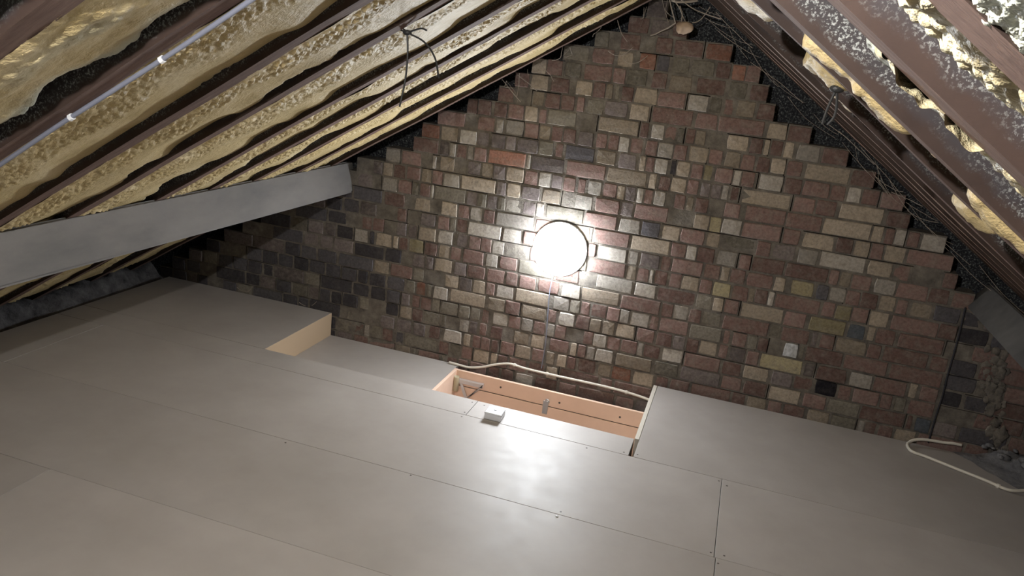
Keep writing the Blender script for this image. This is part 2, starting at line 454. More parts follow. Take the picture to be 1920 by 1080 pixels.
# ------------------------------------------------------------------ gable wall of single bricks
BRICKS = """-12:
-11:-603,-498P
-10:-683,-576R -571,-473P -463,-386R
-9:-839,-763G -758,-717G -707,-606R -602,-532G -532,-446R -442,-298R -289,-161O
-8:-994,-853G -841,-723R -711,-629B -599,-515O -512,-449D -435,-350G -345,-229G -223,-153R -148,-82O -82,-13R
-7:-1148,-1068B -1067,-982R -971,-883G -871,-724R -720,-654R -648,-546G -524,-447R -435,-323B -306,-160R -146,-60G -48,40R
-6:-1232,-1152R -1144,-1046B -1034,-934R -903,-812B -812,-746R -746,-707B -697,-675G -663,-601R -598,-480B -480,-341R -329,-229W -223,-165G -155,-107R -95,-6B 4,87R
-5:-1317,-1227R -1209,-1125G -1122,-1060B -1055,-972R -970,-895R -885,-843R -831,-740G -740,-616P -607,-508B -495,-291R -279,-169R -166,55R 68,161B 165,273R
-4:-1483,-1422R -1418,-1342R -1327,-1253R -1249,-1160R -1156,-1083B -1078,-1035R -1031,-876G -866,-766P -758,-548B -540,-497R -485,-417W -417,-357R -352,-319G -311,-265R -265,-212B -212,-121P -110,-4B 1,64R 67,96B 99,158R 162,209B 222,330W 338,459R
-3:-1647,-1483R -1479,-1425P -1414,-1314R -1306,-1265W -1253,-1149W -1146,-1068R -1064,-1002B -999,-937R -934,-865R -855,-771P -759,-699R -694,-638R -638,-582W -579,-513R -501,-440R -438,-357W -357,-290R -280,-184B -183,-114R -104,-26B -25,43R 51,114R 116,189B 192,267R 279,483B 487,598R
-2:-1736,-1624O -1619,-1517B -1507,-1406W -1405,-1336P -1325,-1245P -1241,-1185P -1181,-1058P -1057,-976G -966,-924R -912,-754D -745,-639B -627,-533P -520,-486B -486,-441R -439,-371W -359,-329D -329,-258B -255,-195R -192,-149Y -137,-47R -47,-8W -8,59R 78,193W 197,282R 284,411R 413,483R 490,553W 556,633R 641,748R
-1:-1777,-1625R -1620,-1561P -1557,-1521W -1517,-1458R -1454,-1419W -1415,-1342R -1334,-1122O -1115,-1092W -1088,-907P -895,-682R -676,-466B -456,-416B -404,-344R -344,-264B -262,-202R -193,-143P -142,-89P -87,-54W -44,-4R 8,245B 258,361R 364,459R 473,672B 685,791R
0:-1943,-1848W -1844,-1721R -1717,-1657P -1653,-1629W -1610,-1521B -1517,-1458P -1446,-1368P -1364,-1295B -1295,-1226P -1222,-1119B -1117,-1042R -1037,-970W -966,-904P -901,-831R -821,-778R -766,-691W -685,-610R -610,-567B -566,-510P -505,-470W -467,-422R -417,-355W -351,-314G -312,-254R -249,-212B -205,-138R -129,-59P -59,20R 44,240R 240,409R 415,635B 639,690B 697,741R 741,791W 798,851R 860,968W
1:-2122,-2021P -2012,-1953P -1949,-1890B -1886,-1812R -1804,-1718R -1713,-1653B -1649,-1584R -1580,-1481W -1473,-1270B -1266,-1212P -1208,-1128B -1124,-1018P -1008,-904B -892,-829P -825,-727W -716,-580R -579,-509P -504,-330R -324,-208G -198,-117B -117,-57Y -57,42W 45,233R 243,325R 337,487B 493,573R 577,650B 654,711R 715,811B 816,1020R
2:-2222,-2121P -2109,-2007P -2002,-1956P -1949,-1855W -1851,-1764R -1760,-1719G -1715,-1650R -1650,-1630W -1625,-1441G -1433,-1370P -1366,-1315G -1310,-1252P -1249,-1206G -1203,-1111W -1106,-1031P -1031,-986W -976,-766G -758,-585R -573,-459W -454,-356D -347,-252B -252,-124R -117,-50B -39,122G 132,202R 210,320P 332,427W 437,648W 657,772B 776,850R 862,991P 996,1059R
3:-2353,-2248D -2240,-2135D -2127,-1945D -1933,-1800R -1790,-1753P -1741,-1642B -1638,-1581P -1577,-1480B -1476,-1408R -1404,-1329W -1325,-1258R -1251,-1036W -1026,-921R -913,-843G -835,-715B -703,-505R -495,-292B -284,-205R -205,-151W -151,-60R -49,51W 62,121R 127,283R 290,493R 497,544R 548,601B 604,696R 707,809W 810,952R 952,1045R 1055,1152R
4:-2484,-2384D -2376,-2306P -2298,-2198D -2190,-2085D -2077,-1973P -1961,-1847P -1843,-1784R -1776,-1701G -1697,-1602P -1590,-1520R -1516,-1480G -1476,-1412R -1408,-1211W -1202,-1094W -1084,-979R -971,-866R -858,-729P -717,-673R -661,-507W -503,-443W -433,-328P -322,-273R -266,-107R -99,-18R -14,29B 33,110R 114,248R 251,306B 333,445Y 455,515D 517,595W 595,663R 664,743R 749,825B 828,879R 891,990B 996,1112D 1121,1208D 1218,1270P
5:-2615,-2515G -2507,-2297D -2289,-2161D -2149,-2067G -2063,-1998R -1994,-1921R -1917,-1845G -1840,-1777P -1767,-1714P -1702,-1595B -1583,-1492W -1466,-1399P -1394,-1322R -1322,-1259R -1255,-1184W -1181,-1046P -1036,-936R -928,-823R -815,-709G -697,-500R -492,-442B -437,-373R -370,-349W -345,-275R -264,-202R -201,-111B -108,-43R -39,52Y 58,141R 142,171B 172,237R 237,269W 272,491R 500,563R 564,639Y 639,719R 726,812B 823,1038R 1038,1120R 1127,1260D 1270,1340D 1348,1388R
6:-2746,-2536D -2528,-2423G -2415,-2310P -2302,-2232P -2224,-2117D -2105,-2018W -2008,-1978D -1966,-1864B -1856,-1822B -1822,-1763R -1755,-1663Y -1658,-1579R -1570,-1501B -1496,-1431R -1421,-1296R -1284,-1213W -1203,-1098R -1090,-880G -872,-741R -729,-655P -648,-448W -436,-322W -315,-116R -113,-27G -24,31B 34,108R 120,330B 334,441R 457,630Y 642,723S 733,769B 772,863R 875,1081R 1096,1199P 1208,1340R 1350,1507R
7:-2877,-2667P -2659,-2449D -2441,-2344P -2332,-2247P -2241,-2108P -2101,-1910D -1900,-1798D -1798,-1731P -1726,-1646P -1642,-1596P -1587,-1480B -1466,-1391P -1387,-1278R -1268,-1163R -1155,-1085R -1077,-977R -969,-842R -830,-721W -717,-507B -498,-286R -278,-216R -216,-137W -133,-68R -66,34G 42,274R 278,337G 339,475R 485,515P 527,597R 602,751B 751,817R 827,1032R 1042,1121R 1133,1250D 1260,1330R 1338,1548R 1556,1625R
8:-3007,-2797P -2789,-2579P -2571,-2466D -2458,-2353D -2345,-2214D -2202,-1973D -1969,-1869B -1864,-1719R -1714,-1647G -1641,-1521G -1517,-1430B -1426,-1349P -1344,-1268B -1264,-1212R -1203,-1100W -1088,-891B -869,-772W -770,-713G -710,-658R -651,-566R -562,-492R -490,-439W -432,-331W -326,-279R -275,-123R -115,51G 61,95R 107,181R 183,236G 236,289R 296,362G 366,438L 441,466G 475,654R 660,865R 877,1118R 1127,1268D 1278,1383P 1391,1496R 1504,1609R 1617,1722R 1730,1830R 1838,1903D
9:-3138,-3033D -3025,-2955P -2947,-2847G -2839,-2734D -2726,-2621D -2613,-2513D -2505,-2405D -2397,-2292D -2284,-2184D -2176,-2076D -2068,-2004D -1992,-1888D -1878,-1762D -1750,-1695G -1689,-1630O -1622,-1588G -1580,-1489W -1477,-1260B -1244,-1139B -1138,-1051R -1043,-895B -885,-837R -825,-730W -726,-647R -646,-582B -577,-507B -499,-397B -385,-288R -279,-193R -189,-123P -118,-52R -49,45B 52,100R 107,191P 195,259R 265,476Y 486,534P 546,693R 705,815W 820,974R 984,1022B 1034,1118R 1130,1226D 1236,1341D 1349,1559R 1567,1777R 1785,2021R
10:-3269,-3164P -3156,-3056G -3048,-2943D -2935,-2835D -2827,-2727D -2719,-2649D -2641,-2431P -2423,-2323G -2315,-2105D -2097,-1991D -1979,-1883D -1873,-1787D -1777,-1723P -1711,-1660R -1654,-1586R -1582,-1531G -1527,-1415G -1412,-1343G -1340,-1282G -1270,-1229R -1207,-1113W -1109,-1038R -1033,-966W -962,-891R -883,-837W -835,-770R -766,-683P -673,-616R -616,-538W -538,-464R -460,-368R -368,-335W -335,-245R -233,-123W -113,75R 85,185R 193,325B 337,446P 449,546R 555,664H 669,732R 739,865R 870,926R 936,990G 1002,1123R 1135,1295G 1305,1410R 1418,1518R 1526,1631D 1639,1744R 1752,1852R 1860,1960P 1968,2044D
11:-3400,-3295D -3287,-3182D -3174,-3069P -3061,-2851D -2843,-2743D -2735,-2630P -2622,-2517D -2509,-2404G -2396,-2326P -2318,-2248D -2240,-2170D -2162,-2057D -2049,-1985G -1973,-1886P -1876,-1792D -1780,-1703B -1703,-1635R -1630,-1525G -1515,-1486G -1474,-1403P -1403,-1341W -1340,-1291P -1278,-1233R -1210,-1136R -1136,-1080G -1071,-976B -965,-887B -859,-741R -735,-697B -693,-644R -640,-595W -591,-490W -477,-276B -264,-130G -120,90P 98,203R 211,331R 343,498B 512,629R 636,790G 794,1005R 1015,1040R 1052,1125S 1137,1247P 1257,1467D 1475,1580R 1588,1658D 1666,1766R 1774,1984D 1992,2044D
12:-3496,-3396D -3388,-3283D -3275,-3205P -3197,-3127D -3119,-3019G -3011,-2911D -2903,-2798G -2790,-2580D -2572,-2472D -2464,-2394D -2386,-2176D -2168,-2078G -2066,-1906P -1905,-1809P -1799,-1699P -1687,-1610P -1586,-1517R -1492,-1377W -1367,-1323B -1311,-1258R -1258,-1201R -1196,-1152R -1138,-1054R -1048,-956B -948,-877R -865,-815B -802,-744B -743,-690R -680,-577R -565,-488B -485,-377O -367,-252B -242,-172R -164,-59R -51,159R 167,237R 245,345B 353,423R 431,539R 551,662B 670,792G 801,832W 832,887R 897,967R 975,1075B 1083,1293R 1301,1406R 1414,1519P 1527,1632R 1640,1850R 1858,1958R 1966,2044R
13:-2346,-2246P -2238,-2201D -2189,-2080G -2079,-2007R -2007,-1972W -1962,-1891G -1887,-1816R -1795,-1746D -1740,-1525G -1517,-1453R -1450,-1378G -1373,-1306R -1297,-1199B -1190,-1149B -1145,-1085R -1080,-972R -962,-862R -854,-787B -775,-550R -540,-470R -462,-252R -244,-106R
14:-2346,-2276D -2268,-2198D -2190,-2087P -2075,-1976R -1971,-1798R -1793,-1693B -1683,-1660G -1648,-1502R -1492,-1471G -1459,-1391R -1386,-1323R -1315,-1207R -1197,-1127R -1119,-1042R -1030,-922W -913,-780R -770,-665R -657,-447R -439,-334R -326,-221P -213,-106P"""
PITCH, ZTOP = 0.0828, 1.05


def brick_mesh(seed, w, h, rag):
    rnd = random.Random(seed)
    bm = bmesh.new()
    base_pts = [(-1, -1), (0, -1), (1, -1), (1, 0), (1, 1), (0, 1), (-1, 1), (-1, 0)]
    mid = []
    for (a, b) in base_pts:
        k = 1.0 - (rag * rnd.random() if a and b else 0.3 * rag * rnd.random())
        mid.append((a * 0.5 * (1 - (1 - k) * h / w * 1.6), b * 0.5 * k))
    inset = [(p[0] * (1 - 0.006 / w), p[1] * (1 - 0.006 / h)) for p in mid]
    A = [bm.verts.new((p[0], 0.05, p[1])) for p in mid]
    B = [bm.verts.new((p[0], 0.003, p[1])) for p in mid]
    D = [bm.verts.new((p[0], rnd.uniform(-0.0015, 0.0015), p[1])) for p in inset]
    c = bm.verts.new((rnd.uniform(-.2, .2), -0.0012, rnd.uniform(-.2, .2)))
    for i in range(8):
        j = (i + 1) % 8
        bm.faces.new((A[i], A[j], B[j], B[i]))
        bm.faces.new((B[i], B[j], D[j], D[i]))
        bm.faces.new((D[i], D[j], c))
    bmesh.ops.recalc_face_normals(bm, faces=bm.faces[:])
    m = bpy.data.meshes.new('brick_shape')
    bm.to_mesh(m)
    bm.free()
    m.materials.append(M_BRICK['R'])
    return m


SHAPES = {True: [brick_mesh(i, 0.21, 0.07, 0.07) for i in range(6)],
          False: [brick_mesh(50 + i, 0.10, 0.07, 0.09) for i in range(8)]}

rows = {}
for line in BRICKS.strip().split('\n'):
    n, rest = line.split(':')
    if not rest.strip():
        continue
    rows[int(n)] = [(float(t[:-1].split(',')[0]) / 1000, float(t[:-1].split(',')[1]) / 1000, t[-1]) for t in rest.split()]

bm = bmesh.new()
rm = random.Random(33)
for n, L_ in sorted(rows.items()):          # mortar bed of each course, set back behind the brick faces, with open cracks
    zt = ZTOP - PITCH * n
    i = 0
    while i < len(L_):
        k = min(len(L_) - 1, i + rm.choice((0, 0, 1, 2)))
        crack = 0.0045 if rm.random() < 0.22 else 0.0
        a = L_[i][0] + (0.004 if i == 0 else -0.004)
        b = (L_[k + 1][0] - 0.004 if k + 1 < len(L_) else L_[k][1] - 0.004) - (0.005 if rm.random() < 0.25 else 0)
        dy = rm.uniform(-0.0015, 0.003)
        box(bm, a, b, 0.0045 + dy, 0.11, zt - PITCH, zt - crack)
        i = k + 1
wall = obj('wall_back', bm, M_MORTAR)
tag(wall, kind='structure')

rnd = random.Random(21)
all_bricks = []
for n, L_ in sorted(rows.items()):
    for a, b, k in L_:
        zc = ZTOP - PITCH * (n + 0.5)
        w = b - a
        h = PITCH - rnd.uniform(0.006, 0.011)
        lx = b + 0.0
        y = rnd.uniform(-0.005, 0.003) + (0.012 if k in 'GP' and rnd.random() < .25 else 0) + (0.004 if k == 'H' else 0)
        if zc < -0.02 and a < -1.40:
            y = 0.004
        all_bricks.append(dict(x=(a + b) / 2, z=zc + rnd.uniform(-.002, .002), w=max(w - 0.004, 0.015), h=h, y=y, k=k,
                               r=rnd.uniform(-.012, .012), m=rnd.choice(SHAPES[w > 0.15])))
vis = lambda q: q['w'] * q['h'] * (0.4 if (q['x'] < -2.3 or q['z'] < -0.05) else 1.0)
order = sorted(all_bricks, key=vis, reverse=True)
for i, q in enumerate(order[:300]):
    o = bpy.data.objects.new('brick', q['m'])
    C.objects.link(o)
    o.parent = wall
    o.location = (q['x'], q['y'], q['z'])
    o.rotation_euler = (0, q['r'], 0)
    o.scale = (q['w'], 1, q['h'])
    o.material_slots[0].link = 'OBJECT'
    o.material_slots[0].material = M_BRICK[q['k']]
keys = list(BR)
bm = bmesh.new()
for q in order[300:]:
    t = bmesh.new()
    t.from_mesh(q['m'])
    bmesh.ops.transform(t, verts=t.verts[:], matrix=Matrix.Translation((q['x'], q['y'], q['z']))
                        @ Matrix.Rotation(q['r'], 4, 'Y') @ Matrix.Diagonal((q['w'], 1, q['h'], 1)))
    off = len(bm.verts)
    vs = [bm.verts.new(v.co) for v in t.verts]
    t.verts.index_update()
    for f in t.faces:
        nf = bm.faces.new([vs[v.index] for v in f.verts])
        nf.material_index = keys.index(q['k'])
    t.free()
small = obj('small_bricks', bm, [M_BRICK[k] for k in keys], wall)
tag(small, kind='stuff')
# back skin so that the stepped gaps beside the brickwork look into the dark eaves
bm = bmesh.new()
box(bm, -4.3, 2.9, 0.16, 0.18, -0.5, 2.35)
obj('cavity_back', bm, M_FELT, wall)
# ragged mortar smear and crumbling corner at the right end of the wall
rs = random.Random(5)
bm = bmesh.new()
for _ in range(90):
    t = rs.random()
    p = Vector((1.30 + 0.14 * t + rs.uniform(-.04, .04), rs.uniform(-.004, .010), 0.52 - 0.50 * t + rs.uniform(-.04, .04)))
    bmesh.ops.create_icosphere(bm, subdivisions=2, radius=rs.uniform(.010, .026),
                               matrix=Matrix.Translation(p) @ Matrix.Diagonal((1, .35, rs.uniform(.8, 1.9), 1)))
for v in bm.verts:
    v.co += noise.noise_vector(v.co * 60) * 0.012
tag(obj('mortar_smear', bm, M_MORTAR, wall, True), kind='stuff')

# ------------------------------------------------------------------ roof slopes: felt, rafters, foam
for nm, f, smax in (('ceiling_left', roofL, 4.4), ('ceiling_right', roofR, 3.4)):
    bm = bmesh.new()
    q = [f(-0.08, -5.3, .092), f(smax, -5.3, .092), f(smax, .2, .092), f(-0.08, .2, .092)]
    p = [f(-0.08, -5.3, .115), f(smax, -5.3, .115), f(smax, .2, .115), f(-0.08, .2, .115)]
    A = [bm.verts.new(v) for v in q]
    B = [bm.verts.new(v) for v in p]
    bm.faces.new(A)
    bm.faces.new(B[::-1])
    for i in range(4):
        bm.faces.new((A[i], A[(i + 1) % 4], B[(i + 1) % 4], B[i]))
    tag(obj(nm, bm, M_FELT), kind='structure')

LEFT_Y = [(-3.76, -3.70), (-3.42, -3.36), (-3.055, -2.995), (-2.715, -2.660), (-2.305, -2.250), (-1.955, -1.905), (-1.530, -1.480),
          (-1.205, -1.155), (-0.890, -0.840), (-0.520, -0.470), (-0.170, -0.120)]
RIGHT_Y = [(-4.02, -3.97), (-3.600, -3.545), (-3.300, -3.235), (-2.815, -2.760), (-2.470, -2.415), (-1.900, -1.850), (-1.520, -1.470),
           (-1.140, -1.090), (-0.760, -0.710), (-0.380, -0.330), (-0.090, -0.040)]
ORD = ['first', 'second', 'third', 'fourth', 'fifth', 'sixth', 'seventh', 'eighth', 'ninth', 'tenth', 'eleventh']


def rafter(f, y0, y1, smax, depth, label, group, seed, pale=False):
    r = random.Random(seed)
    bm = bmesh.new()
    rows_ = []
    dl = bm.verts.layers.float.new('deep')
    n = 40
    for i in range(n + 1):
        s = 0.004 + smax * i / n
        w = [noise.noise(Vector((s * 3, seed * 7.3, k * 5.1))) * 0.003 for k in range(4)]
        rows_.append([bm.verts.new(f(s, y0 + w[0], depth)), bm.verts.new(f(s, y0 + w[0], w[2])), bm.verts.new(f(s, y1 + w[1], w[2] + w[3])),
                      bm.verts.new(f(s, y1 + w[1], depth))])
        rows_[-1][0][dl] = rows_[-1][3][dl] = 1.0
    for A, B in zip(rows_, rows_[1:]):
        for k in range(4):
            fc = bm.faces.new((A[k], A[(k + 1) % 4], B[(k + 1) % 4], B[k]))
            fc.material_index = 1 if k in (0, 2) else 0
    bm.faces.new(rows_[0])
    bm.faces.new(rows_[-1][::-1])
    bmesh.ops.recalc_face_normals(bm, faces=bm.faces[:])
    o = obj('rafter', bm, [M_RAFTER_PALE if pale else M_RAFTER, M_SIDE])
    tag(o, label, 'rafter', group)
    return o


nL, nR = len(LEFT_Y), len(RIGHT_Y)
for i, (a, b) in enumerate(LEFT_Y):
    k = nL - 1 - i
    lab = 'brown rafter on the left slope, %s counted from the gable wall' % ORD[k]
    if k == 0:
        lab = 'foam-covered rafter on the left slope right beside the brick gable'
    if k == 7:
        lab = 'dark brown left rafter with a grey cable clipped along it'
    if k == 8:
        lab = 'broad brown bare left rafter crossing the top left corner'
    rafter(roofL, a, b, 4.2, 0.10, lab, 'rafters of the left roof slope', i)
for i, (a, b) in enumerate(RIGHT_Y):
    k = nR - 1 - i
    lab = 'brown rafter on the right slope, %s counted from the gable wall' % ORD[k]
    if k == 9:
        lab = 'brown right rafter in the top right corner above the foam lumps'
    if k == 8:
        lab = 'speckled brown right rafter below the big foam lumps'
    rafter(roofR, a, b, 3.2, 0.10, lab, 'rafters of the right roof slope', 40 + i, k in (1, 3, 4))


def foam_sheet(bm, f, ya, yb, s0, s1, ns, nv, seed, depth_fn, frost_layer):
    grid = []
    for i in range(ns + 1):
        s = s0 + (s1 - s0) * i / ns
        row = []
        for j in range(nv + 1):
            v = j / nv
            y = ya + (yb - ya) * v
            d, fr, dy = depth_fn(s, v, y, seed)
            vt = bm.verts.new(f(s, y + dy, d))
            vt[frost_layer] = fr
            row.append(vt)
        grid.append(row)
    for i in range(ns):
        for j in range(nv):
            q = (grid[i][j], grid[i + 1][j], grid[i + 1][j + 1], grid[i][j + 1])
            bm.faces.new(q)


def worley(p):
    d, _ = noise.voronoi(p)
    return d[0], d[1]


def left_depth(s, v, y, seed):
    q = Vector((s, y, seed * 3.7))
    gap = (1.16 if seed == 4 else 1.05) + 0.50 * noise.noise(Vector((s * 2.8, seed * 9.1, 0))) + 0.10 * noise.noise(Vector((s * 13, seed * 2.3, 5))) \
        + 0.04 * noise.noise(Vector((s * 45, seed * 2.3, 9)))
    gap = max(0.58, gap)
    hol = sm(-0.25, 0.25, noise.noise(Vector((s * 3.3, seed * 5.7, 2))) + 0.25 * noise.noise(Vector((s * 11, seed * 5.7, 3))))
    d = 0.001 + 0.005 * sm(0.0, 0.4, v) + (0.006 + 0.015 * hol) * sm(0.42, 0.95, v)
    d += 0.008 * noise.noise(q * 6.0) * (1 - 0.7 * sm(0.8, 1.0, v))
    # popcorn blisters along the rafter
    m_ = sm(0.02, 0.08, v) * (1 - sm(0.30, 0.55, v + 0.25 * noise.noise(q * 7)))
    d1, d2 = worley(q * 58)
    d -= m_ * (0.015 * (1 - min(1, d1 * 1.25)) - 0.004)
    d -= 0.004 * max(0, noise.noise(q * 18)) * (0.3 + m_)
    e = sm(gap - 0.07, gap + 0.05, v)
    d += 0.085 * e
    fr = sm(gap - 0.13, gap, v) * 0.7
    return d, fr, 0.0


def left_front_depth(s, v, y, seed):
    q = Vector((s, y, seed * 3.7))
    gap = 0.90 + 0.20 * noise.noise(Vector((s * 5, seed, 0))) + 0.05 * noise.noise(Vector((s * 20, seed, 3)))
    d = 0.004 + 0.014 * sm(0.2, 0.9, v) + 0.012 * noise.noise(q * 6)
    lump = sm(0.02, 0.4, noise.noise(Vector((s * 4, y * 7, seed))))
    d1, d2 = worley(q * 24)
    e1, e2 = worley(q * 60)
    d -= (0.004 + 0.016 * lump) * (1 - min(1, d1 * 1.2)) + 0.005 * (1 - min(1, e1 * 1.2)) * (0.3 + lump)
    d += 0.004 * noise.noise(Vector((s * 9, y * 30, seed)))
    e = sm(gap - 0.08, gap + 0.05, v)
    d += 0.07 * e
    return d, sm(gap - 0.22, gap - 0.02, v) + 0.8 * lump, 0.0


bm = bmesh.new()
fl = bm.verts.layers.float.new('frost')
for i in range(nL - 1):
    ya, yb = LEFT_Y[i][1] - 0.004, LEFT_Y[i + 1][0] + 0.004
    near = i <= 2
    s0, s1 = (0.0, 3.6) if not near else (0.0, 2.6)
    if i == 0:
        foam_sheet(bm, roofL, ya, yb, 0, 2.0, 100, 24, i + 1, left_front_depth, fl)
    elif i in (1, 2):
        foam_sheet(bm, roofL, ya, yb, 0, 2.6, 420, 60, i + 1, left_front_depth, fl)
    else:
        foam_sheet(bm, roofL, ya, yb, 0, 2.15, 470, 56, i + 1, left_depth, fl)
        foam_sheet(bm, roofL, ya, yb, 2.15, 3.6, 130, 24, i + 1, left_depth, fl)
foamL = obj('spray_foam', bm, M_FOAM, None, True)
tag(foamL, 'yellow sprayed insulation foam filling the bays between the left rafters', 'foam', None, 'stuff')


def right_depth(s, v, y, seed):
    q = Vector((s, y, seed * 5.3))
    n1 = noise.noise(Vector((s * 9.0, seed * 4.1, 1)))
    n2 = noise.noise(Vector((s * 17, seed * 4.1, 2)))
    hang = sm(-0.02, 0.3, n1 + 0.3 * n2) * (1.0 if seed <= 5 else 0.55 if seed <= 7 else 0.0)
    edge = 0.10 + 0.10 * hang + 0.03 * n2
    d = 0.030 * (1 - hang) - 0.010 * hang * sm(0, .08, v) + 0.05 * sm(edge, edge + 0.18, v) + 0.03 * sm(0.35, 0.8, v)
    d += 0.008 * noise.noise(q * 16) + 0.003 * noise.noise(q * 60)
    d1, _ = worley(q * 40)
    d -= 0.006 * (1 - min(1, d1 * 1.3))
    if v < 0.01:
        d = max(d, 0.004)
    return d, sm(0.3, 0.7, v) * 0.7, 0.0


def right_lump_depth(s, v, y, seed):
    q = Vector((s, y, seed * 5.3))
    gap = 0.70 + 0.16 * noise.noise(Vector((s * 16, seed, 0))) + 0.10 * noise.noise(Vector((s * 50, seed, 4)))
    d = 0.002 + 0.022 * v + 0.006 * noise.noise(q * 18)
    d1, d2 = worley(q * 70)
    e1, e2 = worley(q * 95 + Vector((3, 1, 0)))
    big = sm(-0.2, 0.3, noise.noise(q * 13))
    d -= 0.014 * big * math.sqrt(max(0, 1 - min(1, d1 * 1.15))) + 0.006 * (1 - big) * math.sqrt(max(0, 1 - min(1, e1 * 1.2))) - 0.004
    d += 0.06 * sm(gap - 0.05, gap + 0.07, v)
    if v < 0.01:
        d = max(d, 0.002)
    return d, 0.10 + 0.55 * sm(gap - .14, gap, v), 0.0


def right_patch_depth(s, v, y, seed):
    q = Vector((s, y, seed * 5.3))
    n1 = 0.03 * noise.noise(q * 14)
    m_ = sm(0.600, 0.640, s + n1) * (1 - sm(0.84, 0.92, s + n1))
    hang = m_ * (1 - sm(0.30, 0.42, v + n1 * 2))
    d1, _ = worley(q * 40)
    d = 0.062 - m_ * (0.058 - 0.034 * v) - 0.010 * hang * (1 - min(1, d1))
    d += 0.004 * noise.noise(q * 30) + 0.003 * noise.noise(Vector((s * 90, y * 30, 1)))
    d -= 0.008 * (1 - sm(0.0, 0.08, v)) * sm(0.2, 0.5, noise.noise(Vector((s * 20, 3, 1))) + .3)
    return d, 1.0 * sm(0.30, 0.50, v), 0.0


def right_frost_depth(s, v, y, seed):
    q = Vector((s, y, seed * 5.3))
    d = 0.001 + 0.024 * (1 - v) + 0.006 * (1 - v * .7) * noise.noise(q * 11)
    w = noise.noise(Vector((s * 50 + y * 60, s * 160 - y * 110, seed)))
    d -= 0.0035 * w + 0.0025 * noise.noise(q * 160)
    return d, 1.0, 0.0


bm = bmesh.new()
fl = bm.verts.layers.float.new('frost')
for i in range(3, nR - 1):
    ya, yb = RIGHT_Y[i][1] - 0.004, RIGHT_Y[i + 1][0] + 0.004
    foam_sheet(bm, roofR, ya, yb, 0, 2.2, 300, 26, i + 1, right_depth, fl)
foamR = obj('spray_foam', bm, M_FOAM, None, True)
tag(foamR, 'thin yellow foam strips between the right rafters nearest the gable', 'foam', None, 'stuff')
bm = bmesh.new()
fl = bm.verts.layers.float.new('frost')
for (k, fn, nv, sd) in ((0, right_frost_depth, 100, 3), (1, right_lump_depth, 90, 4), (2, right_patch_depth, 80, 6)):
    ya, yb = RIGHT_Y[k][1] - .004, RIGHT_Y[k + 1][0] + .004
    foam_sheet(bm, roofR, ya, yb, 0, 0.42, 70, 40, sd, fn, fl)
    foam_sheet(bm, roofR, ya, yb, 0.42, 1.0, 300, nv, sd, fn, fl)
    foam_sheet(bm, roofR, ya, yb, 1.0, 2.0, 120, 40, sd, fn, fl)
foamN = obj('spray_foam', bm, M_FOAM_PALE, None, True)
tag(foamN, 'pale lumpy cream foam bulging between the nearest right rafters', 'foam', None, 'stuff')

# ------------------------------------------------------------------ purlins
bm = bmesh.new()
prism(bm, [(-2.130, 0.760), (-2.181, 0.930), (-2.255, 0.905), (-2.205, 0.735)], 1, -5.2, 0.06)
for e in (1,):
    bmesh.ops.bevel(bm, geom=[e for e in bm.edges if abs(e.verts[0].co.y - e.verts[1].co.y) > 1], offset=0.009, segments=2, affect='EDGES')
bmesh.ops.recalc_face_normals(bm, faces=bm.faces[:])
bm.normal_update()
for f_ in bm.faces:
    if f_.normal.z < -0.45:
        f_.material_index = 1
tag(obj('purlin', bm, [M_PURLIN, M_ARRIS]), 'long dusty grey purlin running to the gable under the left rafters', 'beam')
bm = bmesh.new()
prism(bm, [(1.127, 0.736), (1.206, 0.850), (1.290, 0.800), (1.205, 0.680)], 1, -5.2, 0.06)
bmesh.ops.bevel(bm, geom=[e for e in bm.edges if abs(e.verts[0].co.y - e.verts[1].co.y) > 1], offset=0.006, segments=2, affect='EDGES')
tag(obj('purlin', bm, M_PURLIN_DARK), 'dark grey purlin end against the brickwork at the right edge', 'beam')

# ------------------------------------------------------------------ hatch
hatch = empty('loft_hatch', (-0.8, -0.38, -0.46))
tag(hatch, 'open loft hatch lined with bare tan boards beside the gable wall', 'hatch')


def part(name, bm, m, parent, smooth=False):
    o = obj(name, bm, m, None, smooth)
    o.parent = parent
    if parent.parent is None:
        o.matrix_parent_inverse = Matrix.Translation(-parent.location)
    return o


p = part('lining_board', box(bmesh.new(), -1.374, -0.2465, -0.085, -0.067, -0.236, -0.146, .001), M_MDF, hatch)
p = part('lining_board', box(bmesh.new(), -1.374, -0.2465, -0.088, -0.067, -0.50, -0.241, .001), M_MDF, hatch)
part('gap_strip', box(bmesh.new(), -1.372, -0.2465, -0.080, -0.068, -0.2412, -0.2358), M_BLACK, hatch)
p = part('side_lining', box(bmesh.new(), -1.3765, -1.3585, -0.702, -0.067, -0.50, -0.1445, .001), M_MDF, hatch)
p = part('side_lining', box(bmesh.new(), -0.2455, -0.2255, -0.702, -0.014, -0.50, 0.0005, .001), M_EDGE, hatch)
p['label'] = 'pale edged board on the right side of the hatch'
# folding stay
bm = bmesh.new()
box(bm, -1.335, -1.185, -0.112, -0.088, -0.212, -0.190, .001)
prism(bm, [(-1.335, -0.205), (-1.318, -0.205), (-1.272, -0.300), (-1.290, -0.305)], 1, -0.100, -0.096)
prism(bm, [(-1.185, -0.190), (-1.190, -0.212), (-1.285, -0.305), (-1.272, -0.300)], 1, -0.112, -0.108)
stay = part('hinge_arm', bm, M_ZINC, hatch)
stay['label'] = 'zinc folding arm of the hatch ladder'
for x, z in [(-1.32, -.2), (-1.25, -.2), (-1.2, -.2)]:
    b2 = bmesh.new()
    lathe(b2, [(0.006, 0), (0.006, 0.004), (0.003, 0.005)], 10, Matrix.Translation((x, -0.112, z)) @ Matrix.Rotation(math.pi / 2, 4, 'X'))
    o = obj('bolt', b2, M_SCREW)
    o.parent = stay
    o.matrix_parent_inverse = Matrix.Translation(-hatch.location)
bm = bmesh.new()
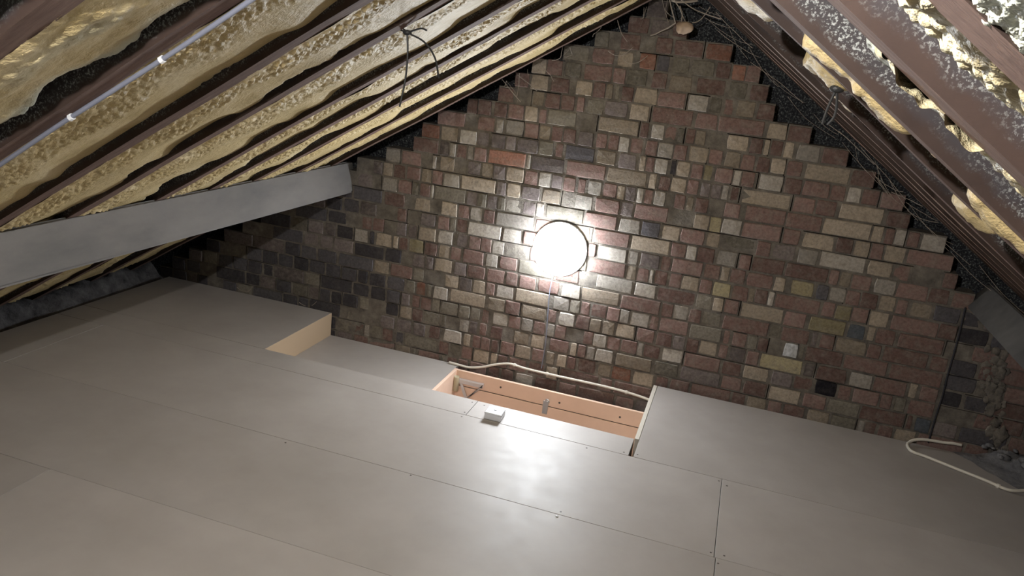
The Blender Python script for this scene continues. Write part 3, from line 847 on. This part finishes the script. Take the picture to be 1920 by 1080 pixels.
lathe(bm, [(0.016, -0.262), (0.016, -0.176), (0.0135, -0.172), (0.0135, -0.215)], 16, Matrix.Translation((-1.345, -0.115, 0)))
p = part('tube', bm, M_BRASS, hatch, True)
p['label'] = 'dull metal tube end at the left of the hatch'
bm = bmesh.new()
box(bm, -1.352, -1.262, -0.22, -0.19, -0.300, -0.285, .002)
part('ladder_tread', bm, M_WHITE, hatch)
# spring catch
bm = bmesh.new()
box(bm, -0.826, -0.796, -0.094, -0.088, -0.285, -0.205, .001)
tube(bm, spline([(-0.811, -0.092, -0.205), (-0.808, -0.104, -0.190), (-0.796, -0.114, -0.186), (-0.787, -0.112, -0.198)], 6), 0.004, 8)
p = part('spring_catch', bm, M_ZINC, hatch)
for x, z in [(-1.085, -.19), (-0.735, -.2), (-0.39, -.2)]:
    b2 = bmesh.new()
    lathe(b2, [(0.006, 0), (0.006, 0.001), (0.003, 0.0015)], 10, Matrix.Translation((x, -0.085, z)) @ Matrix.Rotation(math.pi / 2, 4, 'X'))
    part('screw', b2, M_SCREW, hatch)

# ------------------------------------------------------------------ white box on the floor
wb = empty('white_box', (-0.893, -0.832, 0.0))
tag(wb, 'small square white plastic box with a dark slot standing by the hatch', 'box')
RZ = Matrix.Translation((-0.893, -0.832, 0)) @ Matrix.Rotation(0.02, 4, 'Z')
bm = bmesh.new()
box(bm, -.040, .040, -.040, .040, 0.0005, 0.026, .003)
bmesh.ops.transform(bm, verts=bm.verts[:], matrix=RZ)
part('body', bm, M_WHITE, wb)
bm = bmesh.new()
box(bm, -.041, .041, -.041, .041, 0.0265, 0.036, .003)
bmesh.ops.transform(bm, verts=bm.verts[:], matrix=RZ)
part('lid', bm, M_WHITE, wb)
bm = bmesh.new()
box(bm, -.006, .006, -.003, .003, 0.0355, 0.0368)
bmesh.ops.transform(bm, verts=bm.verts[:], matrix=RZ)
part('slot', bm, M_BLACK, wb)

# ------------------------------------------------------------------ round lamp on the wall
lx, lz = -0.866, 0.655
lamp = empty('wall_lamp', (lx, 0, lz))
tag(lamp, 'glaring round white lamp on the brick gable wall', 'lamp')
LM = Matrix.Translation((lx, -0.004, lz)) @ Matrix.Rotation(math.pi / 2, 4, 'X')
bm = bmesh.new()
lathe(bm, [(0.149, 0.0), (0.149, 0.015), (0.147, 0.018), (0.10, 0.018)], 48, LM)
part('back_plate', bm, M_WHITE, lamp, True)
bm = bmesh.new()
prof = [(0.145, 0.018)] + [(0.145 * math.cos(t), 0.030 + 0.062 * math.sin(t)) for t in [i * math.pi / 2 / 12 for i in range(12)]] + [(0.004, 0.0921)]
lathe(bm, prof, 48, LM)
d = part('diffuser', bm, M_LAMP, lamp, True)
d['label'] = 'lit white dome'
bm = bmesh.new()
tube(bm, spline([(lx - .02, -0.008, 0.52), (-0.892, -0.012, 0.40), (-0.884, -0.012, 0.25), (-0.876, -0.012, 0.10), (-0.880, -0.014, -0.05)], 8), 0.003, 6)
part('flex', bm, M_GREY_CABLE, lamp)

# ------------------------------------------------------------------ cables
def cable(name, pts, r, m, label, cat='cable', clips=(), clip_m=None, flat=1.0):
    P_ = spline(pts, 8)
    bm = bmesh.new()
    tube(bm, P_, r, 8, flat=flat)
    o = obj(name, bm, m, None, True)
    tag(o, label, cat)
    for k in clips:
        i = min(len(P_) - 2, int(k * (len(P_) - 1)))
        d = (P_[i + 1] - P_[i]).normalized()
        b2 = bmesh.new()
        tube(b2, [P_[i] - d * r * 0.8, P_[i] + d * r * 0.8], r * 1.45, 8)
        c = obj('clip', b2, clip_m or m)
        c.parent = o
    return o


cable('white_cable', [(-1.43, -0.03, -0.136), (-1.37, -0.03, -0.138), (-1.302, -0.030, -0.139), (-1.222, -0.03, -0.117), (-1.144, -0.03, -0.083), (-1.063, -0.03, -0.060),
                      (-0.98, -0.03, -0.066), (-0.889, -0.03, -0.068), (-0.779, -0.03, -0.068), (-0.609, -0.03, -0.066), (-0.5, -0.03, -0.066),
                      (-0.397, -0.03, -0.069), (-0.30, -0.03, -0.078), (-0.25, -0.03, -0.086)], 0.0075, M_CABLE,
      'cream cable strung along the wall across the open hatch', clips=(0.42, 0.58, 0.86))
cable('white_cable', [(1.275, -0.024, 0.050), (1.235, -0.026, 0.050), (1.197, -0.026, 0.044), (1.112, -0.028, 0.038), (1.062, -0.035, 0.026), (1.036, -0.055, 0.013), (1.026, -0.095, 0.0095),
                      (1.040, -0.145, 0.009), (1.096, -0.168, 0.009), (1.172, -0.206, 0.009), (1.235, -0.238, 0.009), (1.337, -0.289, 0.009),
                      (1.393, -0.327, 0.009), (1.434, -0.335, 0.012), (1.49, -0.312, 0.018), (1.54, -0.28, 0.02)], 0.0075, M_CABLE,
      'cream cable looped on the floor at the right corner', clips=(0.78,))
cable('black_cord', [(1.118, -0.014, 0.735), (1.124, -0.014, 0.62), (1.128, -0.013, 0.5), (1.128, -0.014, 0.40), (1.133, -0.013, 0.27), (1.131, -0.014, 0.17), (1.132, -0.014, 0.02)],
      0.0045, M_CORD, 'thin black cord hanging down the brick wall at the right', 'cord', clips=(0.32, 0.6, 0.88), clip_m=M_CORD)
cp = [tuple(roofL(s, -2.662 + 0.004 * math.sin(s * 9), -0.008)) for s in [0.02 + 0.17 * i for i in range(13)]]
cable('grey_cable', cp, 0.0055, M_GREY_CABLE, 'grey cable clipped along a left rafter near the top left',
      clips=(0.16, 0.30, 0.44, 0.58, 0.72, 0.86), clip_m=M_WHITE)


def wire_tie(name, base_p, ends, label):
    bm = bmesh.new()
    b = Vector(base_p)
    bmesh.ops.create_icosphere(bm, subdivisions=2, radius=0.010, matrix=Matrix.Translation(b) @ Matrix.Diagonal((1.4, 1, .8, 1)))
    for e in ends:
        tube(bm, spline([b] + [b + Vector(q) for q in e], 6), 0.0028, 6)
    tag(obj(name, bm, M_BLACK), label, 'tie')


wire_tie('cable_tie', roofL(0.690, -1.895, -0.014),
         [[(0.004, 0.005, -0.06), (0.0, 0.01, -0.13), (-0.012, 0.01, -0.21)], [(0.05, .01, -.02), (.085, .015, -.06), (.100, .02, -.115)],
          [(-0.03, -.02, .03), (-.045, -.03, .075)], [(.04, 0, .015), (.06, 0, .012)], [(-.05, 0, .01), (-.09, 0, .005)]],
         'black tie dangling from a foam-covered left rafter')
wire_tie('cable_tie', roofR(0.676, -2.40, -0.008),
         [[(0.012, 0, .015), (.02, 0, .022)], [(-.006, 0, -.025), (-.010, 0, -.05), (-.011, 0, -.068)], [(.006, 0, -.025), (.007, 0, -.05), (-.002, 0, -.068)]],
         'black looped tie hanging from the right rafters')

# ------------------------------------------------------------------ ridge: clay lump, webs
bm = bmesh.new()
bmesh.ops.create_icosphere(bm, subdivisions=3, radius=0.042, matrix=Matrix.Translation((-0.405, -0.06, 1.845)) @ Matrix.Diagonal((1.0, .8, .72, 1)))
for v in bm.verts:
    v.co += noise.noise_vector(v.co * 22) * 0.016 + noise.noise_vector(v.co * 70) * 0.004
tag(obj('clay_lump', bm, M_LUMP, None, True), 'pale crusty lump hanging among cobwebs under the ridge', 'lump')

rw = random.Random(9)
bm = bmesh.new()


def strand(a, b, sag, r):
    a, b = Vector(a), Vector(b)
    m_ = (a + b) / 2 + Vector((rw.uniform(-.02, .02), rw.uniform(-.02, .02), -sag))
    tube(bm, spline([a, a.lerp(m_, .5) + Vector((0, 0, -sag * .25)), m_, b.lerp(m_, .5) + Vector((0, 0, -sag * .25)), b], 4), r, 5)


strand((-0.50, -0.10, 1.99), (-0.445, -0.08, 1.86), 0.0, .0028)
strand((-0.445, -0.08, 1.86), (-0.56, -0.03, 1.795), 0.012, .0028)
strand((-0.46, -0.1, 1.98), (-0.24, -0.05, 1.90), 0.01, .0026)
strand((-0.50, -0.1, 2.0), (-0.40, -0.06, 1.87), 0.01, .0022)
strand((-0.37, -0.06, 1.87), (-0.30, -0.05, 1.95), 0.02, .0022)
strand((-0.48, -0.08, 1.96), (-0.36, -0.08, 1.97), 0.01, .006)
strand((-0.44, -0.06, 1.94), (-0.42, -0.06, 1.87), 0.0, .003)
for _ in range(30):
    s = rw.uniform(0.08, 2.0)
    ln = rw.uniform(.10, .34)
    a = roofR(s, rw.uniform(-.05, -.02), rw.uniform(-.07, -.004))
    b = roofR(s + ln, rw.uniform(-.05, -.02), rw.uniform(-.07, -.004))
    strand(a, b, rw.uniform(0, .02), rw.uniform(.0006, .0015))
for _ in range(16):
    s = rw.uniform(0.1, 1.1)
    a = roofL(s, rw.uniform(-.05, -.02), rw.uniform(-.01, .02))
    b = a + Vector((rw.uniform(-.05, .12), 0, rw.uniform(-.12, -.02)))
    strand(a, b, rw.uniform(0, .02), rw.uniform(.0009, .002))
for x, z in [(-0.76, 1.70), (-0.68, 1.67), (-2.9, .03), (-2.45, .02)]:
    strand((x, -.012, z), (x + .12, -.012, z + .03), .03, .0016)
tag(obj('cobwebs', bm, M_WEB), 'dusty cobweb strands along the roof edge of the gable', 'cobweb', None, 'stuff')

# ------------------------------------------------------------------ eaves insulation (left) and rubble (right)
bm = bmesh.new()
ns, nw = 260, 16
g = []
for i in range(ns + 1):
    y = -5.2 + 5.2 * i / ns
    row = []
    for j in range(nw + 1):
        t = j / nw
        x = -3.43 - 0.55 * t
        q = Vector((x, y, 0))
        z = -0.06 + 0.13 * sm(0, .25, t) + 0.05 * noise.noise(q * 5) + 0.028 * noise.noise(q * 17) - .02 * t
        row.append(bm.verts.new((x + .03 * noise.noise(q * 8 + Vector((9, 0, 0))), y, z)))
    g.append(row)
for i in range(ns):
    for j in range(nw):
        bm.faces.new((g[i][j], g[i][j + 1], g[i + 1][j + 1], g[i + 1][j]))
bmesh.ops.recalc_face_normals(bm, faces=bm.faces[:])
tag(obj('loft_insulation', bm, M_WOOL, None, True), 'dark dusty mineral wool stuffed into the left eaves beyond the deck', 'insulation', None, 'stuff')

bm = bmesh.new()
n = 60
g = []
for i in range(n + 1):
    row = []
    for j in range(n + 1):
        x = 1.22 + 0.95 * i / n
        y = -0.62 + 0.61 * j / n
        q = Vector((x, y, 0))
        m_ = sm(0.0, 0.30, (x - 1.24) * 0.75 + (y + 0.06) * 0.62 + .02 * noise.noise(q * 9))
        z = -0.004 + m_ * (0.075 + 0.05 * noise.noise(q * 8) + 0.02 * noise.noise(q * 30))
        row.append(bm.verts.new((x, y, z)))
    g.append(row)
for i in range(n):
    for j in range(n):
        bm.faces.new((g[i][j], g[i + 1][j], g[i + 1][j + 1], g[i][j + 1]))
for _ in range(26):
    x = rw.uniform(1.35, 1.9)
    y = rw.uniform(-.28, -.03)
    bmesh.ops.create_icosphere(bm, subdivisions=1, radius=rw.uniform(.010, .034),
                               matrix=Matrix.Translation((x, y, .06 + rw.uniform(0, .03))) @ Matrix.Rotation(rw.random() * 3, 4, 'Z') @ Matrix.Diagonal((1.3, .9, .6, 1)))
tag(obj('rubble', bm, M_DUST, None, True), 'grey heap of mortar dust and rubble in the right corner', 'rubble', None, 'stuff')
